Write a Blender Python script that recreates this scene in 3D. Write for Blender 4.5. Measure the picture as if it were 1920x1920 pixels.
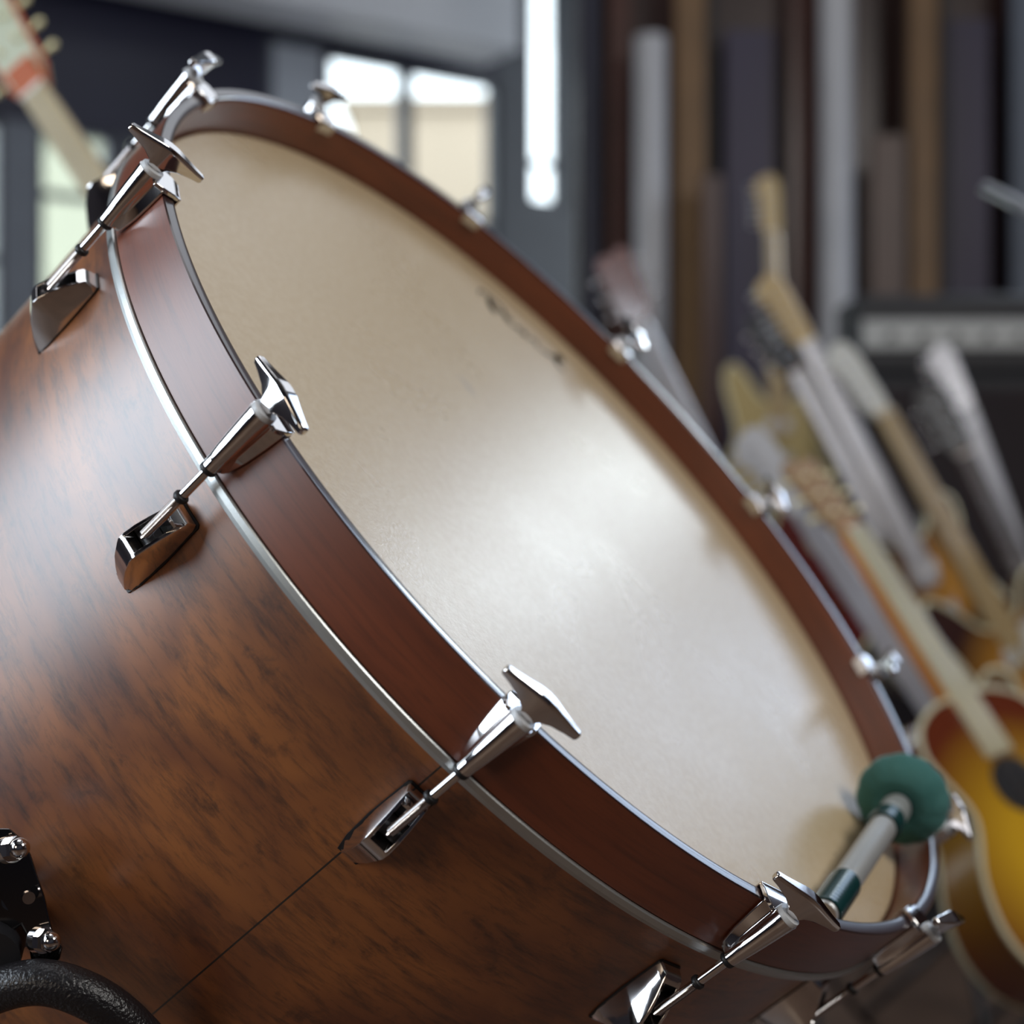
import bpy, bmesh, math, random
from mathutils import Vector, Matrix
random.seed(7)
PI = math.pi
S = bpy.context.scene
COL = S.collection
for o in list(bpy.data.objects):
    bpy.data.objects.remove(o)

# ------------------------------------------------------------------ camera
F = 2946.9            # focal length in pixels of the 1920 frame
EYE = Vector((0, 0, 1.15))
cam = bpy.data.cameras.new('camera')
cam.sensor_width = 36.0
cam.lens = 36.0 * F / 1920
cam.clip_start = 0.02
cam.dof.use_dof = True
cam.dof.focus_distance = 1.06
cam.dof.aperture_fstop = 2.9
co = bpy.data.objects.new('camera', cam)
co.location = EYE
co.rotation_euler = (PI/2, 0, 0)
COL.objects.link(co)
S.camera = co

# ------------------------------------------------------------------ world, light, exposure
S.view_settings.view_transform = 'Standard'
S.view_settings.look = 'None'
S.view_settings.gamma = 1
S.view_settings.use_curve_mapping = False
S.view_settings.exposure = 0.0
W = bpy.data.worlds.new('sky')
S.world = W
W.use_nodes = True
bg = W.node_tree.nodes['Background']
bg.inputs[0].default_value = (0.86, 0.95, 1.0, 1)
bg.inputs[1].default_value = 3.4

def area(name, loc, target, w, h, power, color=(0.86, 0.93, 1.0)):
    l = bpy.data.lights.new(name, 'AREA')
    l.shape = 'RECTANGLE'
    l.size, l.size_y = w, h
    l.energy = power
    l.color = color
    o = bpy.data.objects.new(name, l)
    o.location = loc
    o.rotation_euler = (Vector(target) - Vector(loc)).to_track_quat('-Z', 'Y').to_euler()
    COL.objects.link(o)
    return o
area('left_window_light', (-2.95, 0.75, 1.85), (-0.2, 1.15, 1.25), 1.9, 1.7, 92, (0.78, 0.89, 1.0))
area('right_window_light', (2.8, 4.15, 2.75), (0.1, 1.4, 1.2), 1.8, 2.2, 44, (0.62, 0.77, 1.0))
area('right_window_core_light', (1.95, 4.6, 2.74), (0.1, 1.4, 1.2), 0.34, 0.62, 7.5, (0.84, 0.95, 1.0))
area('right_fill_light', (2.6, -0.7, 3.6), (0.1, 1.4, 1.2), 1.3, 1.3, 78, (1.0, 0.97, 0.93))  # added unseen fill for the diffuse light on the drumhead
area('overhead_fill_light', (-0.9, 1.6, 4.2), (-0.3, 1.5, 0), 1.6, 1.6, 16, (0.95, 0.96, 1.0))  # added overhead fill for soft diffuse light, no known lamp there
area('warm_fill_light', (-1.9, -1.3, 1.7), (-0.2, 1.0, 0.9), 0.8, 0.8, 10, (1.0, 0.82, 0.62))  # added warm fill behind the camera to lift the lower shell
area('back_fill_light', (1.0, 4.7, 4.3), (0.8, 3.9, 0), 2.6, 1.6, 15, (0.86, 0.92, 1.0))  # added unseen panel to light the background and grey the head's reflection

# ------------------------------------------------------------------ materials
def mat(name):
    m = bpy.data.materials.new(name)
    m.use_nodes = True
    nt = m.node_tree
    return m, nt, nt.nodes['Principled BSDF']
def simple(name, col, rough=0.5, metal=0.0, coat=0.0, bump=0.0, bscale=200, vary=0.12, vscale=8):
    m, nt, b = mat(name)
    N, L = nt.nodes, nt.links
    tc = N.new('ShaderNodeTexCoord')
    nz = N.new('ShaderNodeTexNoise'); nz.inputs['Scale'].default_value = vscale
    L.new(tc.outputs['Object'], nz.inputs['Vector'])
    mx = N.new('ShaderNodeMix'); mx.data_type = 'RGBA'
    mx.inputs[6].default_value = tuple(max(0, c*(1-vary)) for c in col) + (1,)
    mx.inputs[7].default_value = tuple(min(1, c*(1+vary)) for c in col) + (1,)
    L.new(nz.outputs['Fac'], mx.inputs[0]); L.new(mx.outputs[2], b.inputs['Base Color'])
    b.inputs['Roughness'].default_value = rough
    b.inputs['Metallic'].default_value = metal
    b.inputs['Coat Weight'].default_value = coat
    b.inputs['Coat Roughness'].default_value = 0.08
    if bump:
        n2 = N.new('ShaderNodeTexNoise'); n2.inputs['Scale'].default_value = bscale
        L.new(tc.outputs['Object'], n2.inputs['Vector'])
        bp = N.new('ShaderNodeBump'); bp.inputs['Strength'].default_value = bump; bp.inputs['Distance'].default_value = 0.001
        L.new(n2.outputs['Fac'], bp.inputs['Height']); L.new(bp.outputs['Normal'], b.inputs['Normal'])
    return m
CHROME = simple('chrome', (0.74, 0.72, 0.72), 0.07, 1.0, vary=0.02)
STEEL = simple('brushed_steel', (0.50, 0.50, 0.52), 0.3, 1.0)
ALU = simple('aluminium', (0.55, 0.57, 0.56), 0.38, 0.85, bump=0.08, bscale=600, vary=0.05, vscale=60)
RUBBER = simple('black_rubber', (0.012, 0.012, 0.014), 0.45)
NYLON = simple('white_nylon', (0.72, 0.74, 0.76), 0.35)
BLACKP = simple('black_plastic', (0.015, 0.015, 0.018), 0.4)
BLACKM = simple('black_crackle_paint', (0.012, 0.011, 0.013), 0.32, bump=1.0, bscale=420)
GUN = simple('dark_chrome', (0.18, 0.17, 0.17), 0.12, 1.0, vary=0.05)

def wood_uv(name, base, dark, light, us, vs, rough, coat, seam=None, stain=0.72, bump=0.25):
    """wood with grain along U (metres round the shell), V across."""
    m, nt, b = mat(name)
    N, L = nt.nodes, nt.links
    uv = N.new('ShaderNodeUVMap'); uv.uv_map = 'UVMap'
    def noise(su, sv, detail=4, rg=0.6, dist=0.0):
        mp = N.new('ShaderNodeMapping'); mp.inputs['Scale'].default_value = (su, sv, 1)
        L.new(uv.outputs['UV'], mp.inputs['Vector'])
        n = N.new('ShaderNodeTexNoise'); n.inputs['Scale'].default_value = 1
        n.inputs['Detail'].default_value = detail; n.inputs['Roughness'].default_value = rg
        n.inputs['Distortion'].default_value = dist
        L.new(mp.outputs[0], n.inputs['Vector'])
        return n.outputs['Fac']
    def ramp(src, a, bb, c0=(0, 0, 0, 1), c1=(1, 1, 1, 1)):
        r = N.new('ShaderNodeValToRGB')
        r.color_ramp.elements[0].position = a; r.color_ramp.elements[0].color = c0
        r.color_ramp.elements[1].position = bb; r.color_ramp.elements[1].color = c1
        L.new(src, r.inputs[0]); return r.outputs['Color']
    def mix(f, a, bb):
        mx = N.new('ShaderNodeMix'); mx.data_type = 'RGBA'
        if isinstance(f, float): mx.inputs[0].default_value = f
        else: L.new(f, mx.inputs[0])
        for i, c in ((6, a), (7, bb)):
            if isinstance(c, tuple): mx.inputs[i].default_value = c + (1,)
            else: L.new(c, mx.inputs[i])
        return mx.outputs[2]
    big = ramp(noise(us*0.5, vs*0.16, 3, 0.5, 0.6), 0.35, 0.68)
    c = mix(big, base, light)
    fine = ramp(noise(us, vs, 8, 0.78, 0.2), 0.47, 0.66)
    mm = N.new('ShaderNodeMath'); mm.operation = 'MULTIPLY'; mm.inputs[1].default_value = stain
    L.new(fine, mm.inputs[0])
    c = mix(mm.outputs[0], c, dark)
    blot = ramp(noise(us*1.6, vs*0.35, 5, 0.7, 0.2), 0.58, 0.72)
    m2 = N.new('ShaderNodeMath'); m2.operation = 'MULTIPLY'; m2.inputs[1].default_value = stain*0.9
    L.new(blot, m2.inputs[0])
    c = mix(m2.outputs[0], c, dark)
    if seam is not None:
        sp = N.new('ShaderNodeSeparateXYZ'); L.new(uv.outputs['UV'], sp.inputs[0])
        a = N.new('ShaderNodeMath'); a.operation = 'SUBTRACT'; a.inputs[1].default_value = seam; L.new(sp.outputs['X'], a.inputs[0])
        a2 = N.new('ShaderNodeMath'); a2.operation = 'ABSOLUTE'; L.new(a.outputs[0], a2.inputs[0])
        a3 = N.new('ShaderNodeMath'); a3.operation = 'LESS_THAN'; a3.inputs[1].default_value = 0.0007; L.new(a2.outputs[0], a3.inputs[0])
        c = mix(a3.outputs[0], c, (0.01, 0.006, 0.004))
    L.new(c, b.inputs['Base Color'])
    b.inputs['Roughness'].default_value = rough
    b.inputs['Coat Weight'].default_value = coat
    b.inputs['Coat Roughness'].default_value = 0.37
    b.inputs['Coat IOR'].default_value = 1.75
    bp = N.new('ShaderNodeBump'); bp.inputs['Strength'].default_value = bump; bp.inputs['Distance'].default_value = 0.0004
    L.new(noise(us*2, vs*2.2, 3, 0.6), bp.inputs['Height']); L.new(bp.outputs['Normal'], b.inputs['Normal'])
    return m
SEAM_T = 0.4455
SHELLW = wood_uv('stained_birch', (0.185, 0.050, 0.013), (0.018, 0.006, 0.004), (0.40, 0.130, 0.026), 17, 85, 0.42, 0.9, seam=(SEAM_T+PI)*0.458)
HOOPW = wood_uv('stained_maple', (0.17, 0.038, 0.014), (0.06, 0.015, 0.008), (0.24, 0.055, 0.018), 9, 160, 0.42, 0.5, stain=0.45)

def skin_mat():
    m, nt, b = mat('fibre_drumskin')
    N, L = nt.nodes, nt.links
    tc = N.new('ShaderNodeTexCoord')
    def noise(s, d=4, r=0.6, dist=0):
        n = N.new('ShaderNodeTexNoise'); n.inputs['Scale'].default_value = s
        n.inputs['Detail'].default_value = d; n.inputs['Roughness'].default_value = r; n.inputs['Distortion'].default_value = dist
        L.new(tc.outputs['Object'], n.inputs['Vector']); return n.outputs['Fac']
    mx = N.new('ShaderNodeMix'); mx.data_type = 'RGBA'
    mx.inputs[6].default_value = (0.56, 0.42, 0.24, 1); mx.inputs[7].default_value = (0.64, 0.50, 0.31, 1)
    L.new(noise(6, 4, 0.55, 0.3), mx.inputs[0])
    rp = N.new('ShaderNodeValToRGB'); rp.color_ramp.elements[0].position = 0.4; rp.color_ramp.elements[1].position = 0.62
    L.new(noise(130, 4, 0.65, 0.4), rp.inputs[0])
    m2 = N.new('ShaderNodeMix'); m2.data_type = 'RGBA'; m2.inputs[7].default_value = (0.72, 0.60, 0.42, 1)
    mm = N.new('ShaderNodeMath'); mm.operation = 'MULTIPLY'; mm.inputs[1].default_value = 0.4
    L.new(rp.outputs[0], mm.inputs[0]); L.new(mm.outputs[0], m2.inputs[0]); L.new(mx.outputs[2], m2.inputs[6])
    # a small grey scuff on the skin
    sp = N.new('ShaderNodeVectorMath'); sp.operation = 'DISTANCE'
    mp = N.new('ShaderNodeMapping'); mp.inputs['Scale'].default_value = (1.6, 0.7, 1)
    L.new(tc.outputs['Object'], mp.inputs[0]); L.new(mp.outputs[0], sp.inputs[0])
    sp.inputs[1].default_value = (0.001*1.6, -0.140*0.7, -0.038)
    r3 = N.new('ShaderNodeValToRGB'); r3.color_ramp.elements[0].position = 0.002; r3.color_ramp.elements[0].color = (0.45, 0.45, 0.45, 1)
    r3.color_ramp.elements[1].position = 0.012; r3.color_ramp.elements[1].color = (0, 0, 0, 1)
    L.new(sp.outputs['Value'], r3.inputs[0])
    m3 = N.new('ShaderNodeMix'); m3.data_type = 'RGBA'; m3.inputs[7].default_value = (0.22, 0.2, 0.2, 1)
    L.new(r3.outputs[0], m3.inputs[0]); L.new(m2.outputs[2], m3.inputs[6])
    L.new(m3.outputs[2], b.inputs['Base Color'])
    rr = N.new('ShaderNodeMapRange'); rr.inputs[3].default_value = 0.22; rr.inputs[4].default_value = 0.36
    L.new(noise(7, 4, 0.6, 0.5), rr.inputs[0]); L.new(rr.outputs[0], b.inputs['Roughness'])
    b.inputs['Specular IOR Level'].default_value = 0.7
    bp = N.new('ShaderNodeBump'); bp.inputs['Strength'].default_value = 0.45; bp.inputs['Distance'].default_value = 0.0004
    L.new(noise(330, 3, 0.6, 0.6), bp.inputs['Height']); L.new(bp.outputs['Normal'], b.inputs['Normal'])
    return m
SKIN = skin_mat()

# ------------------------------------------------------------------ helpers
def at(px, py, y):
    """world point on the sight line of pixel (px, py) at distance y."""
    return Vector(((px-960)/F*y, y, EYE.z-(py-960)/F*y))
def link(name, me, m=None, parent=None, smooth=False):
    o = bpy.data.objects.new(name, me); COL.objects.link(o)
    if m: me.materials.append(m)
    if parent: o.parent = parent
    if smooth:
        for p in me.polygons: p.use_smooth = True
    return o
def obj(name, bm, m=None, parent=None, smooth=False, bevel=0, seg=2, auto=None):
    bmesh.ops.recalc_face_normals(bm, faces=bm.faces)
    me = bpy.data.meshes.new(name); bm.to_mesh(me); bm.free()
    o = link(name, me, m, parent, smooth)
    if bevel:
        md = o.modifiers.new('bevel', 'BEVEL'); md.width = bevel; md.segments = seg; md.limit_method = 'ANGLE'; md.angle_limit = 0.5
        md.harden_normals = False
    if auto is not None:
        for e in me.edges: pass
        me.shade_smooth()
        me.set_sharp_from_angle(angle=auto)
    return o
def empty(name, M=None, parent=None):
    o = bpy.data.objects.new(name, None); COL.objects.link(o); o.empty_display_size = 0.05
    if parent: o.parent = parent
    if M is not None: o.matrix_world = M
    return o
def tag(o, label, cat, group=None):
    o['label'] = label; o['category'] = cat
    if group: o['group'] = group
    return o
def struct(o):
    o['kind'] = 'structure'; return o
def box(bm, c, s, M=None):
    r = bmesh.ops.create_cube(bm, size=1)
    T = Matrix.Translation(c) @ Matrix.Diagonal((s[0], s[1], s[2], 1))
    if M is not None: T = M @ T
    bmesh.ops.transform(bm, matrix=T, verts=r['verts']); return bm
def cyl(bm, a, b, r1, r2=None, n=24, cap=True):
    a, b = Vector(a), Vector(b); d = b-a
    r2 = r1 if r2 is None else r2
    r = bmesh.ops.create_cone(bm, cap_ends=cap, segments=n, radius1=r1, radius2=r2, depth=d.length)
    q = d.to_track_quat('Z', 'Y').to_matrix().to_4x4()
    bmesh.ops.transform(bm, matrix=Matrix.Translation((a+b)/2) @ q, verts=r['verts']); return bm
def ball(bm, c, r, sc=(1, 1, 1), n=16):
    q = bmesh.ops.create_uvsphere(bm, u_segments=n*2, v_segments=n, radius=r)
    bmesh.ops.transform(bm, matrix=Matrix.Translation(c) @ Matrix.Diagonal((*sc, 1)), verts=q['verts']); return bm
def lathe(prof, n=64, closed=True, uv=None, axis_pts=False):
    """prof: list of (r,z) turned about Z. uv: radius used to scale U to metres."""
    bm = bmesh.new(); rings = []
    for r, z in prof:
        rings.append([bm.verts.new((r*math.cos(2*PI*i/n), r*math.sin(2*PI*i/n), z)) for i in range(n)])
    m = len(prof); lay = bm.loops.layers.uv.new('UVMap') if uv else None
    acc = [0]
    for i in range(1, m+1):
        a, b = prof[i-1], prof[i % m]; acc.append(acc[-1]+math.hypot(a[0]-b[0], a[1]-b[1]))
    for j in range(m if closed else m-1):
        A, B = rings[j], rings[(j+1) % m]
        for i in range(n):
            k = (i+1) % n
            f = bm.faces.new((A[i], A[k], B[k], B[i]))
            if lay:
                for lp, (ii, vv) in zip(f.loops, ((i, acc[j]), (i+1, acc[j]), (i+1, acc[j+1]), (i, acc[j+1]))):
                    lp[lay].uv = (2*PI*ii/n*uv, vv)
    return bm
def loft(stations, cap=True):
    bm = bmesh.new(); R = [[bm.verts.new(p) for p in s] for s in stations]
    n = len(R[0])
    for a, b in zip(R[:-1], R[1:]):
        for i in range(n):
            k = (i+1) % n
            bm.faces.new((a[i], a[k], b[k], b[i]))
    if cap:
        bm.faces.new(R[0]); bm.faces.new(list(reversed(R[-1])))
    return bm
def tube(pts, r, n=14, closed=False):
    """swept round tube through pts as a bmesh"""
    P = [Vector(p) for p in pts]; N = len(P); bm = bmesh.new(); rings = []
    up = Vector((0.13, 0.27, 0.95)).normalized()
    for i, p in enumerate(P):
        a = P[i-1] if (i > 0 or closed) else P[i]
        b = P[(i+1) % N] if (i < N-1 or closed) else P[i]
        t = (b-a).normalized()
        s = t.cross(up).normalized(); q = t.cross(s)
        rr = r[i] if isinstance(r, (list, tuple)) else r
        rings.append([bm.verts.new(p + rr*(math.cos(2*PI*k/n)*s + math.sin(2*PI*k/n)*q)) for k in range(n)])
    for i in range(N if closed else N-1):
        A, B = rings[i], rings[(i+1) % N]
        for k in range(n):
            bm.faces.new((A[k], A[(k+1) % n], B[(k+1) % n], B[k]))
    if not closed:
        bm.faces.new(rings[0]); bm.faces.new(rings[-1])
    return bm
def spline(pts, n=8):
    P = [Vector(p) for p in pts]; out = []
    for i in range(len(P)-1):
        p0, p1, p2, p3 = P[max(i-1, 0)], P[i], P[i+1], P[min(i+2, len(P)-1)]
        for j in range(n):
            t = j/n
            out.append(0.5*((2*p1)+(p2-p0)*t+(2*p0-5*p1+4*p2-p3)*t*t+(3*p1-p0-3*p2+p3)*t**3))
    out.append(P[-1]); return out

# ------------------------------------------------------------------ setting
WALLD = simple('dark_wall_paint', (0.035, 0.033, 0.045), 0.5)
WALLB = simple('brown_stained_wall', (0.040, 0.016, 0.012), 0.35, vary=0.4, vscale=3)
FLOORM = simple('dark_oak_floor', (0.10, 0.06, 0.04), 0.4, vary=0.3)
CEIL = simple('grey_ceiling', (0.28, 0.28, 0.28), 0.8)
GREYB = simple('grey_painted_board', (0.62, 0.64, 0.70), 0.5, vary=0.05)
NAVY = simple('navy_board', (0.014, 0.014, 0.034), 0.35, vary=0.3, vscale=2)
FRAME = simple('window_frame_paint', (0.05, 0.055, 0.075), 0.4)
POST = simple('slate_post_paint', (0.16, 0.18, 0.22), 0.5)
def glassm(name, tint=(1, 1, 1), rough=0.0):
    m = bpy.data.materials.new(name); m.use_nodes = True; nt = m.node_tree; nt.nodes.clear()
    o = nt.nodes.new('ShaderNodeOutputMaterial'); g = nt.nodes.new('ShaderNodeBsdfTransparent'); g.inputs[0].default_value = tint+(1,)
    gl = nt.nodes.new('ShaderNodeBsdfGlossy'); gl.inputs['Roughness'].default_value = 0.02
    fr = nt.nodes.new('ShaderNodeFresnel'); fr.inputs[0].default_value = 1.45
    mx = nt.nodes.new('ShaderNodeMixShader'); nt.links.new(fr.outputs[0], mx.inputs[0])
    nt.links.new(g.outputs[0], mx.inputs[1]); nt.links.new(gl.outputs[0], mx.inputs[2]); nt.links.new(mx.outputs[0], o.inputs[0])
    return m
PANE = glassm('window_glass', (0.97, 0.99, 1.0))

def slab(name, c, s, m, rz=0):
    bm = bmesh.new(); box(bm, (0, 0, 0), s)
    o = obj(name, bm, m); o.location = c; o.rotation_euler.z = rz
    return struct(o)
slab('floor', (0, 3, -0.05), (6.4, 14, 0.1), FLOORM)
slab('ceiling', (0, 3.0, 4.55), (6.4, 13.0, 0.1), CEIL)
slab('wall_left', (-3.1, 2.0, 2.25), (0.1, 9.4, 4.5), WALLD)
slab('wall_right', (3.15, 2.1, 2.25), (0.1, 9.0, 4.5), WALLB)
slab('wall_front', (0, -2.5, 2.25), (6.4, 0.1, 4.5), WALLD)
# brown wall on the right, closer than the windows
slab('wall_back', (1.70, 5.85, 2.25), (2.92, 0.1, 4.5), WALLB)

# window wall: vertical plane from WP going left and forward
WP = Vector((0.42, 8.3, 0)); WD = Vector((-0.83, -0.56, 0)).normalized(); WN = Vector((WD.y, -WD.x, 0))
ANG = math.atan2(WD.y, WD.x)
def wall_s(px):          # distance along the wall for a pixel column
    k = (px-960)/F
    return (k*WP.y - WP.x)/(WD.x - k*WD.y)
def wall_pt(px, py, off=0.0):
    s = wall_s(px); p = WP + WD*s
    return s, EYE.z - (py-960)/F*p.y
def wpanel(name, x0, x1, zb, zt, m, thick=0.1, off=0.0, kind=True):
    """a board on the window wall between two pixel columns, heights in metres"""
    s0, s1 = wall_s(x0), wall_s(x1)
    bm = bmesh.new(); c = WP + WD*(s0+s1)/2 + WN*off
    box(bm, (0, 0, 0), (abs(s1-s0), thick, zt-zb))
    o = obj(name, bm, m); o.location = (c.x, c.y, (zb+zt)/2); o.rotation_euler.z = ANG
    if kind: struct(o)
    return o
def zat(px, py): return wall_pt(px, py)[1]
ZB = zat(770, 128)       # top of the window openings
ZL = zat(100, 240)       # top of the left openings
# masonry: strips round the openings
SLATE = simple('slate_wall', (0.055, 0.06, 0.075), 0.6)
ZS = zat(1010, 392)
wpanel('wall_window_side', 1230, 925, 0.0, ZS, SLATE)
wpanel('wall_window_pier', 984, 925, ZS, 4.5, SLATE)
wpanel('wall_window_corner', 1230, 1046, ZS, 4.5, SLATE)
wpanel('trim_1', 925, 500, ZB, 4.5, NAVY)                       # above the right-hand windows
wpanel('trim_2', 490, -560, ZL, 4.5, NAVY, 0.14, 0.02)          # above the left-hand windows
wpanel('trim_3', 1062, -560, 0.0, 0.55, FRAME, 0.16, 0.02)      # low sill wall
wpanel('trim_4', 505, 466, 0.55, 4.5, FRAME, 0.18, 0.05)        # post
wpanel('trim_5', 66, 0, 0.55, ZL, POST, 0.18, 0.05)
wpanel('trim_6', 232, 205, 0.55, ZL, FRAME, 0.14, 0.03)
wpanel('trim_7', 604, 500, 0.55, ZB+0.12, simple('pale_pilaster', (0.33, 0.36, 0.42), 0.5), 0.14, 0.05)
# long grey board (blind box) over the windows
bt = wpanel('trim_8', 868, -60, ZB+0.02, ZB+1.5, GREYB, 0.3, -0.35)
def window(name, x0, x1, zb, zt, bars=(), vbars=()):
    root = empty(name); root['kind'] = 'structure'
    s0, s1 = sorted((wall_s(x0), wall_s(x1)))
    c = WP + WD*(s0+s1)/2
    root.location = (c.x, c.y, zb); root.rotation_euler.z = ANG
    w, h = s1-s0, zt-zb
    bm = bmesh.new()
    for sx in (-1, 1): box(bm, (sx*(w/2-0.012), 0, h/2), (0.024, 0.07, h))
    box(bm, (0, 0, 0.02), (w, 0.07, 0.04)); box(bm, (0, 0, h-0.012), (w, 0.07, 0.024))
    for z in bars: box(bm, (0, 0, z-zb), (w, 0.05, 0.03))
    obj('window_frame', bm, FRAME, root)
    bm = bmesh.new(); box(bm, (0, 0.01, h/2), (w-0.03, 0.006, h-0.03)); obj('pane', bm, PANE, root)
    return root
window('window_1', 757, 606, 0.55, ZB, bars=(1.9,))
window('window_2', 925, 760, 0.55, ZB, bars=(1.6, 2.6))
window('window_3', 205, 66, 0.55, ZL, bars=(2.05, 2.5))
window('window_4', 466, 232, 0.55, ZL, bars=(2.2,))
window('window_6', 1046, 984, ZS, 4.5, bars=(zat(1010, 308),))
window('window_5', 0, -560, 0.55, ZL, bars=(2.2,))

# houses outside, lit by the sky
def house(name, px0, px1, ptop, y, col, label):
    a, b = at(px0, ptop, y), at(px1, ptop, y)
    r = empty(name); r.location = ((a.x+b.x)/2, y+2, 0); tag(r, label, 'building')
    w, h = b.x-a.x, a.z
    m = simple(name+'_render', col, 0.9, vary=0.15, vscale=0.6)
    bm = bmesh.new(); box(bm, (0, 0, h/2), (w, 4, h)); obj('wall', bm, m, r)
    bm = bmesh.new(); box(bm, (0, 0, h+0.06), (w+0.2, 4.2, 0.12)); obj('roof', bm, simple(name+'_roof', tuple(c*0.8 for c in col), 0.9), r)
    gm = simple(name+'_glass', (0.25, 0.28, 0.3), 0.2)
    for i in range(3):
        bm = bmesh.new(); box(bm, (-w/2+w*(i+0.5)/3, -2.0, h*0.55), (w*0.14, 0.06, h*0.22)); obj('window', bm, gm, r)
slab('ground_outside', (0, 20, -0.15), (60, 22, 0.1), simple('paving', (0.3, 0.3, 0.3), 0.9))
house('house', 655, 972, 205, 17, (0.46, 0.37, 0.28), 'peach rendered house seen through the two bright window panes')
house('house', -500, 520, 262, 15, (0.44, 0.44, 0.33), 'greenish beige house seen through the window left of the drum')
house('house', 535, 650, 290, 23, (0.42, 0.42, 0.45), 'pale grey house seen through the gap beside the peach house')

# ------------------------------------------------------------------ the drum
R0 = 0.47
C = Vector((0.066472, 1.412367, 1.15+0.033519))
U = Vector((-0.428558, -0.903514, 0.0)); V = Vector((0.576788, -0.273584, -0.769719)); NN = Vector((0.695452, -0.329869, 0.638383))
PHI = -0.06866
DM = Matrix(((U.x, V.x, NN.x, C.x), (U.y, V.y, NN.y, C.y), (U.z, V.z, NN.z, C.z), (0, 0, 0, 1)))
drum = empty('bass_drum')
drum.matrix_world = DM
tag(drum, 'large tilted brown wooden concert bass drum with cream head and chrome lugs', 'drum')
DEP = 0.62
NSEG = 256
sh = obj('shell', lathe([(0.4495, -0.042), (0.458, -0.050), (0.458, -DEP), (0.4495, -DEP-0.005)], NSEG, uv=0.458), SHELLW, drum, auto=0.6)
sh.rotation_euler.z = PI
# make UV V follow the axis so the seam runs true
hp = [(0.4588, -0.0535), (0.4700, -0.0535), (0.4708, -0.0527), (0.4708, -0.0010), (0.4699, 0.0), (0.4630, 0.0), (0.4605, -0.0006), (0.4592, -0.0022), (0.4588, -0.005)]
hoop = obj('wooden_hoop', lathe(hp, NSEG, uv=0.47), HOOPW, drum, auto=0.7)
EDGE = simple('dark_edge_lacquer', (0.035, 0.016, 0.016), 0.28, 0, 0.6)
hoop.data.materials.append(EDGE)
for p in hoop.data.polygons:
    if p.normal.z > 0.35: p.material_index = 1
hoop.rotation_euler.z = PI
hoop2 = obj('wooden_hoop', lathe([(r, -DEP-0.0-z-0.057+0.055) for r, z in hp], NSEG, uv=0.47), HOOPW, drum, auto=0.7)
flesh = obj('flesh_hoop', lathe([(0.4560, -0.0537), (0.4722, -0.0537), (0.4732, -0.0545), (0.4732, -0.0590), (0.4722, -0.0596), (0.4716, -0.0626), (0.4704, -0.0634), (0.4585, -0.0634), (0.4585, -0.0560), (0.4560, -0.0560)], NSEG), ALU, drum, auto=0.5)
flesh['label'] = 'silver aluminium flesh hoop band'
# head: flat skin curving down at the collar
hd = [(0.0001, -0.0380)]
for r in (0.1, 0.2, 0.3, 0.36, 0.40, 0.425, 0.44): hd.append((r, -0.0380))
hd += [(0.452, -0.0381), (0.4545, -0.0386), (0.4562, -0.0400), (0.4570, -0.0440), (0.4572, -0.049), (0.4572, -0.0535)]
head = obj('drumhead', lathe(hd, NSEG, closed=False), SKIN, drum, smooth=True)
back = obj('drumhead', lathe([(0.0001, -DEP-0.012), (0.45, -DEP-0.012), (0.4555, -DEP-0.004)], 96, closed=False), SKIN, drum, smooth=True)
# maker's mark in script on the head, reading along the rim
INK = simple('black_ink', (0.004, 0.004, 0.005), 1.0)
INK.node_tree.nodes['Principled BSDF'].inputs['Specular IOR Level'].default_value = 0.0
def stroke(pts, w):
    """flat ribbon pen stroke following (s, h): s metres along the rim arc, h metres towards it"""
    out = []
    for s, h in pts:
        r = 0.3535+h; th = math.radians(-126.3) - s/0.365
        out.append(Vector((r*math.cos(th), r*math.sin(th), -0.0376)))
    return out, w
def ribbon(bm, pts, w):
    P = spline(pts, 8); L_, R_ = [], []
    for i, p in enumerate(P):
        t = (P[min(i+1, len(P)-1)]-P[max(i-1, 0)]).normalized()
        s = t.cross(Vector((0, 0, 1)))*w/2*(0.65+0.5*math.sin(PI*i/(len(P)-1)))
        L_.append(bm.verts.new(p+s)); R_.append(bm.verts.new(p-s))
    for i in range(len(P)-1): bm.faces.new((L_[i], L_[i+1], R_[i+1], R_[i]))
    return bm
bm = bmesh.new()
for pts, w in (
    ([(0.022, -0.006), (0.019, 0.008), (0.021, 0.026)], 0.0085),                      # P stem
    ([(0.004, 0.016), (0.008, 0.028), (0.024, 0.031), (0.040, 0.026), (0.040, 0.014), (0.026, 0.010), (0.018, 0.012)], 0.0042),
    ([(0.040, 0.004), (0.050, 0.009), (0.049, 0.014), (0.042, 0.010), (0.043, 0.001), (0.054, 0.001), (0.060, 0.007)], 0.0032),   # e
    ([(0.072, 0.012), (0.064, 0.011), (0.061, 0.003), (0.068, 0.000), (0.073, 0.011), (0.073, 0.001), (0.080, 0.003)], 0.0032),   # a
    ([(0.080, 0.003), (0.085, 0.013), (0.090, 0.011), (0.090, 0.002), (0.097, 0.001)], 0.0032),                              # r
    ([(0.097, 0.001), (0.118, 0.014), (0.130, 0.030), (0.126, 0.034), (0.122, 0.020), (0.124, 0.003), (0.134, 0.000)], 0.0062)):  # l
    P, w = stroke(pts, w); ribbon(bm, P, w)
lg = obj('maker_script', bm, INK, head)
lg['label'] = 'black script lettering near the rim'

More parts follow.
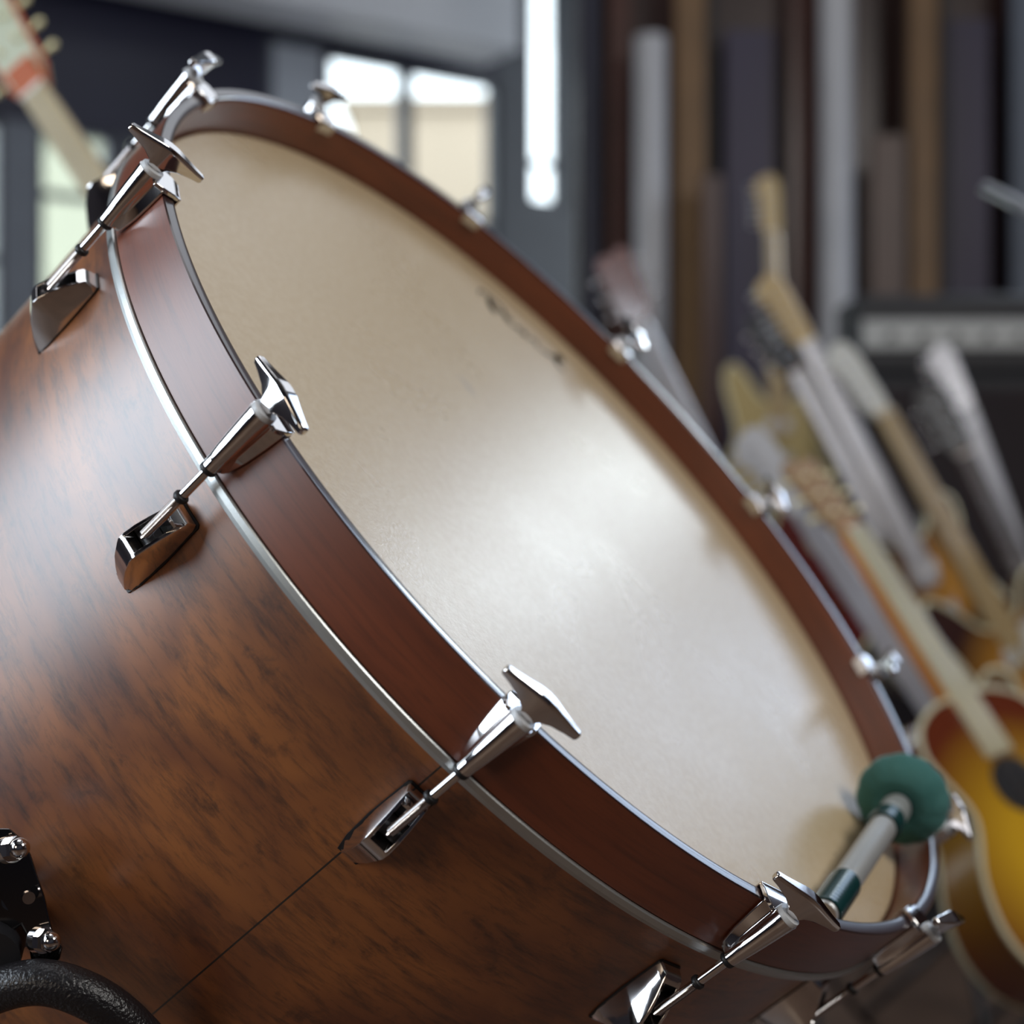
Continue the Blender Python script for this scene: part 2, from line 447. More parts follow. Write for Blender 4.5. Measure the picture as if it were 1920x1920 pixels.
# ---- tension lugs
RR = 0.483
def build_lug():
    """local frame: X outwards, Y along the rim, Z towards the head; axis of the drum at x=0"""
    # the trough-shaped lug casing on the shell (this is the part, the rest hangs from it)
    st = [  # z, half width at base, half width at top, top radius, floor radius, inner half width
        (-0.0925, 0.0085, 0.0078, 0.4665, 0.4665, 0.0),
        (-0.0940, 0.0096, 0.0088, 0.4695, 0.4695, 0.0),
        (-0.0985, 0.0101, 0.0090, 0.4730, 0.4730, 0.0),
        (-0.0990, 0.0101, 0.0090, 0.4732, 0.4670, 0.0068),
        (-0.1080, 0.0104, 0.0092, 0.4797, 0.4660, 0.0070),
        (-0.1170, 0.0107, 0.0094, 0.4848, 0.4655, 0.0070),
        (-0.1255, 0.0108, 0.0093, 0.4880, 0.4655, 0.0068),
        (-0.1260, 0.0108, 0.0093, 0.4881, 0.4881, 0.0),
        (-0.1310, 0.0107, 0.0090, 0.4884, 0.4884, 0.0),
        (-0.1345, 0.0106, 0.0084, 0.4868, 0.4868, 0.0),
        (-0.1460, 0.0102, 0.0072, 0.4796, 0.4796, 0.0),
        (-0.1570, 0.0095, 0.0060, 0.4696, 0.4696, 0.0),
        (-0.1640, 0.0086, 0.0052, 0.4622, 0.4622, 0.0),
        (-0.1668, 0.0078, 0.0048, 0.4592, 0.4592, 0.0)]
    RB = 0.4568
    S_ = []
    for z, wb, wt, rt, rf, wi in st:
        if wi == 0: wi = wt*0.76
        wb += 0.0012
        S_.append([(RB, -wb, z), (rt-0.0015, -wt-0.0006, z), (rt, -wt, z), (rt, -wi, z), (rf, -wi*0.9, z), (rf, wi*0.9, z), (rt, wi, z), (rt, wt, z), (rt-0.0015, wt+0.0006, z), (RB, wb, z)])
    casing = obj('tension_lug', loft(S_), CHROME, None, bevel=0.0008, seg=2, auto=0.6)
    kids = []
    # black rubber gasket under the casing
    bm = loft([[(0.4572, -w, z), (0.4592, -w, z), (0.4592, w, z), (0.4572, w, z)] for z, w in ((-0.0915, 0.0098), (-0.0935, 0.0116), (-0.13, 0.0126), (-0.154, 0.0112), (-0.1660, 0.0084))])
    kids.append(obj('gasket', bm, RUBBER))
    # threaded rod and its tube
    bm = bmesh.new(); cyl(bm, (RR, 0, -0.044), (RR, 0, -0.0802), 0.0033)
    for i in range(34):
        z = -0.0800-i*0.00105
        cyl(bm, (RR, 0, z), (RR, 0, z-0.00052), 0.0030, 0.0036, 18); cyl(bm, (RR, 0, z-0.00052), (RR, 0, z-0.00105), 0.0036, 0.0030, 18)
    cyl(bm, (RR, 0, -0.1155), (RR, 0, -0.1185), 0.0031, 0.0015)
    kids.append(obj('tension_rod', bm, CHROME, auto=0.9))
    # swivel nut block in the trough
    bm = bmesh.new(); cyl(bm, (0.4745, -0.0066, -0.1195), (0.4745, 0.0066, -0.1195), 0.0055); box(bm, (0.4715, 0, -0.1195), (0.010, 0.0130, 0.011))
    kids.append(obj('swivel_nut', bm, BLACKP, auto=0.6))
    for z, r in ((-0.0495, 0.0060), (-0.0775, 0.0053)):
        bm = lathe([(0.0030, z-0.0016), (r-0.0006, z-0.0020), (r, z-0.0012), (r, z+0.0012), (r-0.0006, z+0.0020), (0.0030, z+0.0016)], 24)
        bmesh.ops.translate(bm, vec=(RR, 0, 0), verts=bm.verts)
        kids.append(obj('collar', bm, RUBBER, smooth=True))
    # claw hook: tapered sleeve with two wings reaching over the hoop
    S_ = []
    for z, w, rs, ri in ((-0.0475, 0.0050, 0.0052, 0.4738), (-0.0440, 0.0068, 0.0060, 0.4722), (-0.030, 0.0106, 0.0074, 0.4713), (-0.014, 0.0136, 0.0085, 0.4711), (-0.002, 0.0154, 0.0092, 0.4711), (0.0022, 0.0156, 0.0093, 0.4711)):
        sec = [(ri, -w, z), (ri+0.0016, -w-0.0003, z), (RR-rs*0.55, -rs*0.95, z)]
        for k in range(-4, 5):
            a = k*PI/10; sec.append((RR+rs*math.cos(a), rs*math.sin(a), z))
        sec += [(RR-rs*0.55, rs*0.95, z), (ri+0.0016, w+0.0003, z), (ri, w, z)]
        S_.append(sec)
    cl = obj('claw_hook', loft(S_), CHROME, None, bevel=0.0006, seg=2, auto=0.55)
    kids.append(cl)
    bm = loft([[(x, -w, z0), (x, -w*0.97, z1), (x, w*0.97, z1), (x, w, z0)] for x, w, z0, z1 in
               ((0.4800, 0.0132, 0.0010, 0.0040), (0.4708, 0.0154, 0.0008, 0.0046), (0.4630, 0.0140, 0.0008, 0.0042), (0.4580, 0.0122, 0.0004, 0.0032))])
    box(bm, (0.4572, 0, -0.0030), (0.0020, 0.0230, 0.0120))
    kids.append(obj('hook_plate', bm, CHROME, None, bevel=0.0007, auto=0.6))
    bm = lathe([(0.0050, -0.0475), (0.0058, -0.0475), (0.0096, 0.0040), (0.0050, 0.0040)], 28)
    bmesh.ops.translate(bm, vec=(RR, 0, 0), verts=bm.verts)
    kids.append(obj('sleeve', bm, CHROME, auto=0.6))
    bm = lathe([(0.0034, 0.0036), (0.0089, 0.0036), (0.0091, 0.0048), (0.0086, 0.0074), (0.0034, 0.0078)], 28)
    bmesh.ops.translate(bm, vec=(RR, 0, 0), verts=bm.verts)
    w_ = obj('nylon_washer', bm, NYLON, auto=0.6); w_['label'] = 'white nylon washer'
    kids.append(w_)
    # T handle about its own axis (object origin on the rod)
    S_ = []
    tt = [(-0.0318, 0.0200, 0.0238, 0.0022), (-0.0308, 0.0186, 0.0248, 0.0032), (-0.024, 0.0176, 0.0256, 0.0040), (-0.014, 0.0152, 0.0272, 0.0052), (-0.0075, 0.0118, 0.0284, 0.0062), (-0.0052, 0.0085, 0.0287, 0.0064)]
    tt = tt + [(0, 0.0068, 0.0290, 0.0066)] + [(-a, b, c, d) for a, b, c, d in reversed(tt)]
    for t, zb, zt, h in tt:
        zm = zt-0.0026
        S_.append([(-h*0.55, t, zb), (-h*0.8, t, (zb+zm)/2), (-h, t, zm), (-h*0.8, t, zt), (h*0.8, t, zt), (h, t, zm), (h*0.8, t, (zb+zm)/2), (h*0.55, t, zb)])
    bm = loft(S_)
    hb = obj('t_handle', bm, CHROME, None, bevel=0.0007, seg=2, auto=0.5)
    hb.location = (RR, 0, 0)
    kids.append(hb)
    return casing, kids
lug0, kids0 = build_lug()
ROT = {0: 4, 1: 178, 2: 22, 3: 10, 4: 168, 5: 34, 6: 30, 7: 54, 8: 118, 9: 174, 10: 4, 11: 96}
for k in range(12):
    L0 = lug0 if k == 0 else lug0.copy()
    if k: COL.objects.link(L0)
    L0.parent = drum
    L0.rotation_euler = (0, 0, PHI + k*PI/6)
    for kd in kids0:
        c = kd if k == 0 else kd.copy()
        if k: COL.objects.link(c)
        c.parent = L0
        if c.name.startswith('t_handle'):
            c.rotation_euler = (0, 0, -math.radians(ROT[k]))

# ------------------------------------------------------------------ mallet lying on the head
def D(p): return DM @ Vector(p)
m0 = D((-0.147, 0.3887, 0.0052)); m1 = D((0.128, 0.4185, -0.0235))
ax = (m1-m0).normalized(); ML = (m1-m0).length
MM = Matrix.Translation(m0) @ ax.to_track_quat('Z', 'Y').to_matrix().to_4x4()
mal = empty('drum_mallet'); mal.matrix_world = MM
tag(mal, 'green felt mallet with silver shaft lying on the cream drum head', 'mallet')
def felt():
    m, nt, b = mat('green_felt'); N, L = nt.nodes, nt.links
    tc = N.new('ShaderNodeTexCoord'); n = N.new('ShaderNodeTexNoise'); n.inputs['Scale'].default_value = 45; n.inputs['Detail'].default_value = 5
    L.new(tc.outputs['Object'], n.inputs['Vector'])
    mx = N.new('ShaderNodeMix'); mx.data_type = 'RGBA'; mx.inputs[6].default_value = (0.035, 0.145, 0.135, 1); mx.inputs[7].default_value = (0.085, 0.24, 0.225, 1)
    L.new(n.outputs['Fac'], mx.inputs[0]); L.new(mx.outputs[2], b.inputs['Base Color'])
    b.inputs['Roughness'].default_value = 1.0; b.inputs['Sheen Weight'].default_value = 1.0; b.inputs['Sheen Roughness'].default_value = 0.22
    b.inputs['Sheen Tint'].default_value = (0.7, 0.95, 0.95, 1)
    n2 = N.new('ShaderNodeTexNoise'); n2.inputs['Scale'].default_value = 300; L.new(tc.outputs['Object'], n2.inputs['Vector'])
    bp = N.new('ShaderNodeBump'); bp.inputs['Strength'].default_value = 0.6; bp.inputs['Distance'].default_value = 0.002
    L.new(n2.outputs['Fac'], bp.inputs['Height']); L.new(bp.outputs['Normal'], b.inputs['Normal'])
    return m
FELT = felt()
prof = []
for i in range(1, 24):
    a = -PI/2 + PI*i/24
    r = 0.0425*math.cos(a)**0.72; z = 0.027*math.sin(a)
    if z > 0 and r < 0.022: z -= (0.022-r)*0.55
    prof.append((r, z))
bm = lathe([(0.0005, -0.0275)]+prof+[(0.0005, 0.010)], 72, closed=False)
for v in bm.verts:      # gathered seams of the felt cover
    a = math.atan2(v.co.y, v.co.x); r = math.hypot(v.co.x, v.co.y)
    if r > 0.004:
        k = 1-0.028*abs(math.sin(a*6))**8*min(1, r/0.03)
        v.co.x *= k; v.co.y *= k
obj('felt_head', bm, FELT, mal, smooth=True)
bm = lathe([(0.0004, 0.006), (0.0165, 0.008), (0.0175, 0.016), (0.0150, 0.021), (0.0004, 0.024)], 40, closed=False)
c_ = obj('ferrule', bm, simple('dark_green_tape', (0.006, 0.045, 0.045), 0.18), mal, smooth=True)
SH = 0.0118
z0, z1 = 0.022, ML
bm = lathe([(0.0004, z0), (0.0120, z0), (0.0134, z0+0.006), (0.0134, z0+0.040), (0.0128, z0+0.044), (SH, z0+0.046), (SH, z1), (SH-0.002, z1+0.003), (0.0004, z1+0.003)], 36, closed=False)
shm = simple('satin_aluminium_shaft', (0.58, 0.60, 0.60), 0.33, 0.45, bump=0.3, bscale=900)
obj('shaft', bm, shm, mal, auto=0.6)
TAPE = bpy.data.materials['dark_green_tape']
for a, b in ((z0+0.036, z0+0.060), (ML-0.062, ML+0.001)):
    pr = []; n = int((b-a)/0.0055)
    pr.append((SH-0.0005, a))
    for i in range(n):
        z = a+(b-a)*i/n; d = (b-a)/n
        pr += [(SH+0.0012+(0.0016 if a < z0+0.05 else 0), z+0.0002), (SH+0.0016+(0.0016 if a < z0+0.05 else 0), z+d*0.5), (SH+0.0012+(0.0016 if a < z0+0.05 else 0), z+d*0.93)]
    pr.append((SH-0.0005, b))
    t_ = obj('tape_wrap', lathe(pr, 36, closed=False), TAPE, mal, auto=0.5); t_['label'] = 'glossy dark green ringed wrap'

# ------------------------------------------------------------------ stand
def pix(px, py, y): return at(px, py, y)
st = empty('drum_stand'); tag(st, 'black tubular drum stand with curved arm and bolted plate', 'stand')
A = [pix(-330, 2120, 1.08), pix(-200, 1960, 1.06), pix(-60, 1880, 1.045), pix(60, 1842, 1.035), pix(160, 1865, 1.035), pix(245, 1925, 1.045), pix(300, 2010, 1.06), pix(330, 2200, 1.10)]
arm = obj('curved_arm', tube(spline(A, 10), 0.0150, 20), BLACKM, st, smooth=True)
foot0 = Vector((A[-1].x, A[-1].y, 0.04)); foot1 = Vector((A[0].x, A[0].y, 0.04))
obj('leg', tube([A[-1], foot0], 0.015, 20), BLACKM, st, smooth=True)
obj('leg', tube([A[0], foot1], 0.015, 20), BLACKM, st, smooth=True)
obj('leg', tube([A[-1]+Vector((0, 0, -0.3)), Vector((0.35, 1.9, 0.35)), Vector((0.35, 1.9, 0.04))], 0.015, 20), BLACKM, st, smooth=True)
obj('leg', tube([A[0]+Vector((0, 0, -0.3)), Vector((-0.65, 1.95, 0.35)), Vector((-0.65, 1.95, 0.04))], 0.015, 20), BLACKM, st, smooth=True)
for p in (foot0, foot1, Vector((0.35, 1.9, 0.04)), Vector((-0.65, 1.95, 0.04))):
    bm = bmesh.new(); cyl(bm, (p.x, p.y, 0.0), (p.x, p.y, 0.05), 0.022); obj('rubber_foot', bm, RUBBER, st, auto=0.6)
# plate between the arm and the shell: curved bracket with two acorn bolts
YP = 1.055
oc = [(-60, 1560), (-20, 1553), (18, 1553), (40, 1572), (58, 1602), (70, 1640), (84, 1680), (93, 1720), (100, 1748), (118, 1775), (112, 1800), (86, 1812), (60, 1812), (52, 1760), (40, 1735), (0, 1760), (-60, 1790)]
bm = bmesh.new()
fr = [bm.verts.new(pix(x, y, YP-0.004*(x+60)/180)) for x, y in oc]; bk = [bm.verts.new(pix(x, y, YP+0.007)) for x, y in oc]
bm.faces.new(fr); bm.faces.new(list(reversed(bk)))
for i in range(len(oc)):
    k = (i+1) % len(oc); bm.faces.new((fr[i], fr[k], bk[k], bk[i]))
pl = obj('bracket_plate', bm, GUN, st, bevel=0.0015, seg=3, auto=0.6)
pl['label'] = 'shiny dark metal bracket plate'
bm = bmesh.new(); cyl(bm, pix(-20, 1800, 1.04), pix(10, 1700, 1.12), 0.020); cyl(bm, pix(-50, 1690, 1.10), pix(60, 1740, 1.085), 0.014)
obj('clamp_block', bm, BLACKP, st, auto=0.6)
def acorn(px, py, dirv, s):
    p = pix(px, py, YP-0.010); d = Vector(dirv).normalized()
    bm = bmesh.new()
    cyl(bm, p-d*0.006, p+d*0.001, 0.0092*s, n=28); cyl(bm, p+d*0.001, p+d*0.008, 0.0080*s, n=6)
    q = bmesh.ops.create_uvsphere(bm, u_segments=24, v_segments=12, radius=0.0066*s)
    bmesh.ops.transform(bm, matrix=Matrix.Translation(p+d*0.010), verts=q['verts'])
    return obj('acorn_nut', bm, CHROME, st, auto=0.5)
acorn(22, 1592, (0.72, -0.6, 0.22), 1.0)
acorn(80, 1763, (0.72, -0.6, 0.10), 0.95)
bm = bmesh.new(); p = pix(52, 1681, YP-0.009); cyl(bm, p, p+Vector((0.002, -0.004, 0)), 0.0042); obj('rivet', bm, CHROME, st, auto=0.6)
# posts from the plate back to the shell, behind the plate
DI = DM.inverted()
for px, py in ((0, 1620), (20, 1690), (-30, 1720)):
    p = pix(px, py, YP); d = (p-EYE).normalized(); q = p.copy()
    while math.hypot(*(DI @ q).xy) > 0.4575: q += d*0.002
    bm = bmesh.new(); cyl(bm, p, q, 0.006, n=20); obj('mount_post', bm, GUN, st, auto=0.6)

# ------------------------------------------------------------------ things against the brown wall
def plank(name, x0, x1, ptop, y, m, label, cat, th=0.05, round_=False, group=None):
    a, b = at(x0, ptop, y), at(x1, ptop, y)
    zt = min(a.z, 4.48)
    bm = bmesh.new()
    if round_: cyl(bm, (0, 0, 0), (0, 0, zt), abs(b.x-a.x)/2, n=28)
    else: box(bm, (0, 0, zt/2), (b.x-a.x, th, zt))
    o = obj(name, bm, m, bevel=0.004, auto=0.6); o.location = ((a.x+b.x)/2, y, 0)
    return tag(o, label, cat, group)
OAKP = simple('golden_timber', (0.17, 0.088, 0.032), 0.5, vary=0.3, vscale=5)
DKB = simple('dark_walnut_timber', (0.075, 0.028, 0.020), 0.3, vary=0.4, vscale=4)
REDB = simple('red_brown_timber', (0.055, 0.022, 0.018), 0.3, vary=0.3, vscale=4)
PALE = simple('pale_grey_metal', (0.52, 0.51, 0.52), 0.5, 0.1)  # also carries the brightness of the reflected streaks on the two poles
PURP = simple('dusky_violet_board', (0.030, 0.021, 0.055), 0.45, vary=0.25, vscale=2)
BLK = simple('near_black_paint', (0.012, 0.010, 0.012), 0.5)
plank('timber_board', 1266, 1322, -200, 5.55, OAKP, 'golden brown upright board just right of the round-topped pale streak pole', 'board')
plank('timber_board', 1704, 1756, -200, 5.55, OAKP, 'golden brown upright board above the amplifier', 'board')
plank('timber_board', 1316, 1352, 330, 5.35, REDB, 'short reddish brown board leaning beside the golden upright board', 'board')
plank('timber_board', 1632, 1694, 255, 5.5, simple('faded_brown_timber', (0.10, 0.06, 0.045), 0.45), 'faded brown short board right of the tall pale streak pole', 'board')
plank('streak_pole', 1190, 1250, 70, 5.5, PALE, 'pale grey pole standing in for a reflected light streak, with its top in view against the brown wall', 'pole', round_=True)  # window reflection streak given shape and colour as a pale pole
plank('streak_pole', 1536, 1600, -200, 5.5, PALE, 'tall pale grey pole standing in for a reflected light streak, rising out of the top of the view', 'pole', round_=True)  # second reflected streak, likewise built as a pale cylinder
plank('violet_panel', 1356, 1448, 60, 5.7, PURP, 'dusky violet panel on the brown wall between the two pale streak poles', 'panel', 0.06)
plank('violet_panel', 1772, 1852, 40, 5.7, PURP, 'dusky violet panel right of the golden board above the amplifier', 'panel', 0.06)
plank('grey_panel', 1896, 2040, -200, 5.6, simple('blue_grey_board', (0.12, 0.14, 0.18), 0.5), 'blue grey panel at the right edge of the view', 'panel', 0.06)
for px0, px1 in ((1086, 1108), (1300, 1316), (1462, 1480), (1755, 1768)):
    pass
plank('dark_batten', 1322, 1340, -200, 5.72, BLK, 'black batten right of the golden board by the round-topped streak pole', 'batten')
plank('dark_batten', 1758, 1772, -200, 5.6, BLK, 'black batten right of the golden board above the amplifier', 'batten')
plank('dark_batten', 1094, 1120, -200, 5.72, simple('dark_navy_paint', (0.02, 0.022, 0.045), 0.5), 'dark navy batten at the left edge of the brown wall', 'batten')
plank('walnut_board', 1140, 1182, -200, 5.7, DKB, 'dark walnut board left of the round-topped pale streak pole', 'board')
plank('walnut_board', 1478, 1532, -200, 5.7, DKB, 'dark walnut board left of the tall pale streak pole', 'board')

# amplifier stack on the right
amp = empty('amplifier_head'); p = at(1880, 700, 4.3); amp.location = (p.x, 4.3, p.z)
tag(amp, 'black amplifier head with a pale front strip on a black speaker cabinet', 'amplifier')
TOLEX = simple('black_tolex', (0.015, 0.015, 0.02), 0.5, bump=0.5)
w = 0.80; hz = (700-552)/F*4.3
bm = bmesh.new(); box(bm, (0, 0.14, hz/2), (w, 0.28, hz)); obj('case', bm, TOLEX, amp, bevel=0.012, auto=0.6)
bm = bmesh.new(); box(bm, (0, -0.004, hz*0.49), (w-0.03, 0.012, 0.078)); cp = obj('control_panel', bm, simple('pale_silver_panel', (0.50, 0.51, 0.50), 0.4), amp, bevel=0.002); cp['label'] = 'pale silver control panel'
for i in range(8):
    bm = bmesh.new(); x = -w/2+0.09+i*0.088; cyl(bm, (x, -0.008, hz*0.47), (x, -0.026, hz*0.47), 0.010); obj('knob', bm, BLACKP, amp, auto=0.6)
bm = bmesh.new(); box(bm, (0, 0.14, hz+0.012), (0.18, 0.03, 0.02)); obj('handle', bm, BLACKP, amp, bevel=0.005)
cab = empty('speaker_cabinet'); cab.location = (p.x, 4.3, 0); tag(cab, 'tall black speaker cabinet under the amplifier head with the pale strip', 'speaker')
ch = p.z-0.003
bm = bmesh.new(); box(bm, (0, 0.18, ch/2), (w, 0.36, ch)); obj('case', bm, TOLEX, cab, bevel=0.012, auto=0.6)
bm = bmesh.new(); box(bm, (0, -0.004, ch/2), (w-0.08, 0.014, ch-0.08)); obj('grille_cloth', bm, simple('charcoal_grille', (0.03, 0.022, 0.024), 0.9, bump=1, bscale=300), cab)

# microphone boom at the right edge
mb = empty('microphone_stand'); b0 = at(1846, 352, 2.6); b1 = at(1990, 425, 2.5)
mb.location = (b1.x+0.25, 2.45, 0); tag(mb, 'microphone stand whose pale boom tip points in at the right edge', 'stand')
mi = Matrix.Translation(-mb.location)
def inl(v): return Vector(v)-mb.location
b2 = Vector((b1.x+0.25, 2.45, b1.z-0.10))
obj('boom_arm', tube([inl(b0), inl(b1), inl(b2)], 0.011, 16), STEEL, mb, smooth=True)
obj('pole', tube([inl(b2), inl((b2.x, b2.y, 0.22))], 0.011, 16), BLACKM, mb, smooth=True)
for k in range(3):
    a = k*2*PI/3; obj('leg', tube([inl((b2.x, b2.y, 0.26)), inl((b2.x+0.3*math.cos(a), b2.y+0.3*math.sin(a), 0.012))], 0.009, 12), BLACKM, mb, smooth=True)

# ------------------------------------------------------------------ guitars
def lacquer(name, c, rough=0.25): return simple(name, c, rough, 0, 0.8, vary=0.08)
def sunburst(name, inner, outer, r0=0.10, r1=0.22):
    m, nt, b = mat(name); N, L = nt.nodes, nt.links
    tc = N.new('ShaderNodeTexCoord'); mp = N.new('ShaderNodeMapping'); mp.inputs['Location'].default_value = (0, -0.20, 0)
    L.new(tc.outputs['Object'], mp.inputs[0]); ln = N.new('ShaderNodeVectorMath'); ln.operation = 'LENGTH'; L.new(mp.outputs[0], ln.inputs[0])
    mr = N.new('ShaderNodeMapRange'); mr.inputs[1].default_value = r0; mr.inputs[2].default_value = r1; L.new(ln.outputs['Value'], mr.inputs[0])
    mx = N.new('ShaderNodeMix'); mx.data_type = 'RGBA'; mx.inputs[6].default_value = inner+(1,); mx.inputs[7].default_value = outer+(1,)
    L.new(mr.outputs[0], mx.inputs[0]); L.new(mx.outputs[2], b.inputs['Base Color'])
    b.inputs['Roughness'].default_value = 0.2; b.inputs['Coat Weight'].default_value = 0.8
    return m
CREAM = simple('cream_binding', (0.72, 0.66, 0.44), 0.35)
PEARLP = simple('pale_plastic', (0.62, 0.62, 0.58), 0.35)
MAPLE = lacquer('maple_neck', (0.55, 0.40, 0.20))
MAHOG = lacquer('mahogany_neck', (0.16, 0.05, 0.03))
ORNG = lacquer('amber_neck', (0.85, 0.28, 0.02))
ROSE = simple('rosewood_board', (0.05, 0.028, 0.022), 0.4)
GREYN = simple('satin_grey_board', (0.48, 0.48, 0.52), 0.3, 0.2)
GOLD = simple('gold_plate', (0.95, 0.82, 0.48), 0.3, 0.55)
def outline(kind):
    # half outline (x, y) from the tail up to the neck joint, right side then left side
    if kind == 'double':
        rt = [(0, 0), (0.08, 0.004), (0.145, 0.04), (0.160, 0.10), (0.140, 0.17), (0.118, 0.22), (0.122, 0.28), (0.140, 0.33), (0.142, 0.375), (0.118, 0.395), (0.085, 0.375), (0.055, 0.335), (0.030, 0.325)]
        lf = [(-0.030, 0.325), (-0.055, 0.345), (-0.09, 0.40), (-0.125, 0.435), (-0.150, 0.41), (-0.146, 0.35), (-0.128, 0.28), (-0.122, 0.22), (-0.145, 0.16), (-0.165, 0.10), (-0.150, 0.04), (-0.08, 0.004)]
    elif kind == 'single':
        rt = [(0, 0), (0.08, 0.003), (0.150, 0.045), (0.168, 0.11), (0.150, 0.18), (0.118, 0.235), (0.118, 0.28), (0.132, 0.325), (0.125, 0.355), (0.095, 0.345), (0.060, 0.31), (0.030, 0.315)]
        lf = [(-0.030, 0.385), (-0.075, 0.405), (-0.120, 0.385), (-0.138, 0.335), (-0.125, 0.28), (-0.118, 0.235), (-0.150, 0.18), (-0.168, 0.11), (-0.150, 0.045), (-0.08, 0.003)]
    else:
        rt = [(0, 0), (0.10, 0.004), (0.170, 0.05), (0.192, 0.12), (0.172, 0.20), (0.128, 0.27), (0.120, 0.31), (0.136, 0.37), (0.140, 0.41), (0.118, 0.45), (0.070, 0.475), (0.028, 0.480)]
        lf = [(-x, y) for x, y in reversed(rt[1:])]
    P = [Vector((x, y, 0)) for x, y in rt+lf]
    n = len(P); out = []
    for i in range(n):
        p0, p1, p2, p3 = P[i-1], P[i], P[(i+1) % n], P[(i+2) % n]
        for j in range(4):
            t = j/4; out.append(0.5*((2*p1)+(p2-p0)*t+(2*p0-5*p1+4*p2-p3)*t*t+(3*p1-p0-3*p2+p3)*t**3))
    return out
def guitar(tip, d, y, label, kind='single', body=None, neck=MAHOG, board=ROSE, head=None, tuner=STEEL, lean=0.12, yaw=0, depth=0.045, scale=1.0, bind=CREAM, plate=None, inline=False, stand=True, edge=None, nt=1.0):
    g = empty('acoustic_guitar' if kind == 'acoustic' else 'electric_guitar')
    Y = Vector((-d[0], lean, d[1])).normalized()
    Z = Vector((0, -1, 0)); Z = (Z - Y*Z.dot(Y)).normalized(); Z = Matrix.Rotation(math.radians(yaw), 3, Y) @ Z
    X = Y.cross(Z)
    T = at(tip[0], tip[1], y)
    O = T - Y*scale
    g.matrix_world = Matrix(((X.x*scale, Y.x*scale, Z.x*scale, O.x), (X.y*scale, Y.y*scale, Z.y*scale, O.y), (X.z*scale, Y.z*scale, Z.z*scale, O.z), (0, 0, 0, 1)))
    tag(g, label, 'guitar', None)
    ol = outline(kind); jy = {'double': 0.33, 'single': 0.35, 'acoustic': 0.478}[kind]
    bm = bmesh.new()
    tp = [bm.verts.new((p.x, p.y, 0)) for p in ol]; bt = [bm.verts.new((p.x, p.y, -depth)) for p in ol]
    bm.faces.new(tp); bm.faces.new(list(reversed(bt)))
    for i in range(len(ol)):
        k = (i+1) % len(ol); bm.faces.new((tp[i], tp[k], bt[k], bt[i]))
    bo = obj('body', bm, body or MAHOG, g, bevel=0.004 if bind else 0.010, seg=3, auto=0.7)
    if bind:
        obj('binding', tube([(p.x, p.y, -0.002) for p in ol], 0.0048, 8, closed=True), bind, g, smooth=True)
        if kind == 'acoustic': obj('binding', tube([(p.x, p.y, -depth+0.002) for p in ol], 0.0048, 8, closed=True), bind, g, smooth=True)
    ny = 0.815
    bm = loft([[(-w, yy, 0.002), (w, yy, 0.002), (w*0.9, yy, -t*0.6*nt), (0, yy, -t*nt), (-w*0.9, yy, -t*0.6*nt)] for yy, w, t in ((jy-0.02, 0.028, 0.026), (ny-0.02, 0.0215, 0.021), (ny+0.01, 0.021, 0.018))])
    obj('neck', bm, neck, g, smooth=False, auto=0.8)
    fb0 = jy-0.11
    bm = loft([[(-w, yy, 0.002), (w, yy, 0.002), (w*0.93, yy, 0.009), (0, yy, 0.0105), (-w*0.93, yy, 0.009)] for yy, w in ((fb0, 0.0285), (ny, 0.0215))])
    obj('fretboard', bm, board, g, auto=0.8)
    bm = bmesh.new(); box(bm, (0, ny+0.002, 0.006), (0.043, 0.004, 0.010)); obj('nut', bm, PEARLP, g)
    hs = ([(-0.021, ny), (0.021, ny), (0.026, ny+0.03), (0.028, 0.955), (0.020, 0.99), (0.0, 1.0), (-0.035, 0.985), (-0.050, 0.955), (-0.036, 0.93), (-0.033, ny+0.035)] if inline else
          [(-0.021, ny), (0.021, ny), (0.034, ny+0.03), (0.040, 0.975), (0.026, 0.99), (0.0, 0.982), (-0.026, 0.99), (-0.040, 0.975), (-0.034, ny+0.03)])
    bm = loft([[(x, yy, -0.004-(yy-ny)*0.12) for x, yy in hs], [(x, yy, -0.019-(yy-ny)*0.12) for x, yy in hs]])
    obj('headstock', bm, head or neck, g, bevel=0.002, auto=0.6)
    if edge:
        obj('headstock_edge', tube([(x*1.02, yy, -0.006-(yy-ny)*0.12) for x, yy in hs], 0.004, 8, closed=True), edge, g, smooth=True)
        bm = bmesh.new(); box(bm, (0, ny+0.03, -0.002), (0.05, 0.045, 0.006)); obj('truss_cover', bm, edge, g, bevel=0.002)
    for i in range(6):
        if inline: side, yy = -1, ny+0.035+i*0.0225
        else: side, yy = (-1 if i < 3 else 1), ny+0.045+(i % 3)*0.042
        z = -0.011-(yy-ny)*0.12; xe = side*(0.037 if inline else 0.036)
        bm = bmesh.new(); cyl(bm, (xe*0.95, yy, z), (xe+side*0.014, yy, z), 0.0028, n=12); q = ball(bm, (xe+side*0.021, yy, z), 0.0085, (1.0, 0.75, 0.55), 8)
        cyl(bm, (xe*0.5, yy, z+0.004), (xe*0.5, yy, z+0.016), 0.004, n=12)
        obj('tuner', bm, tuner, g, smooth=True)
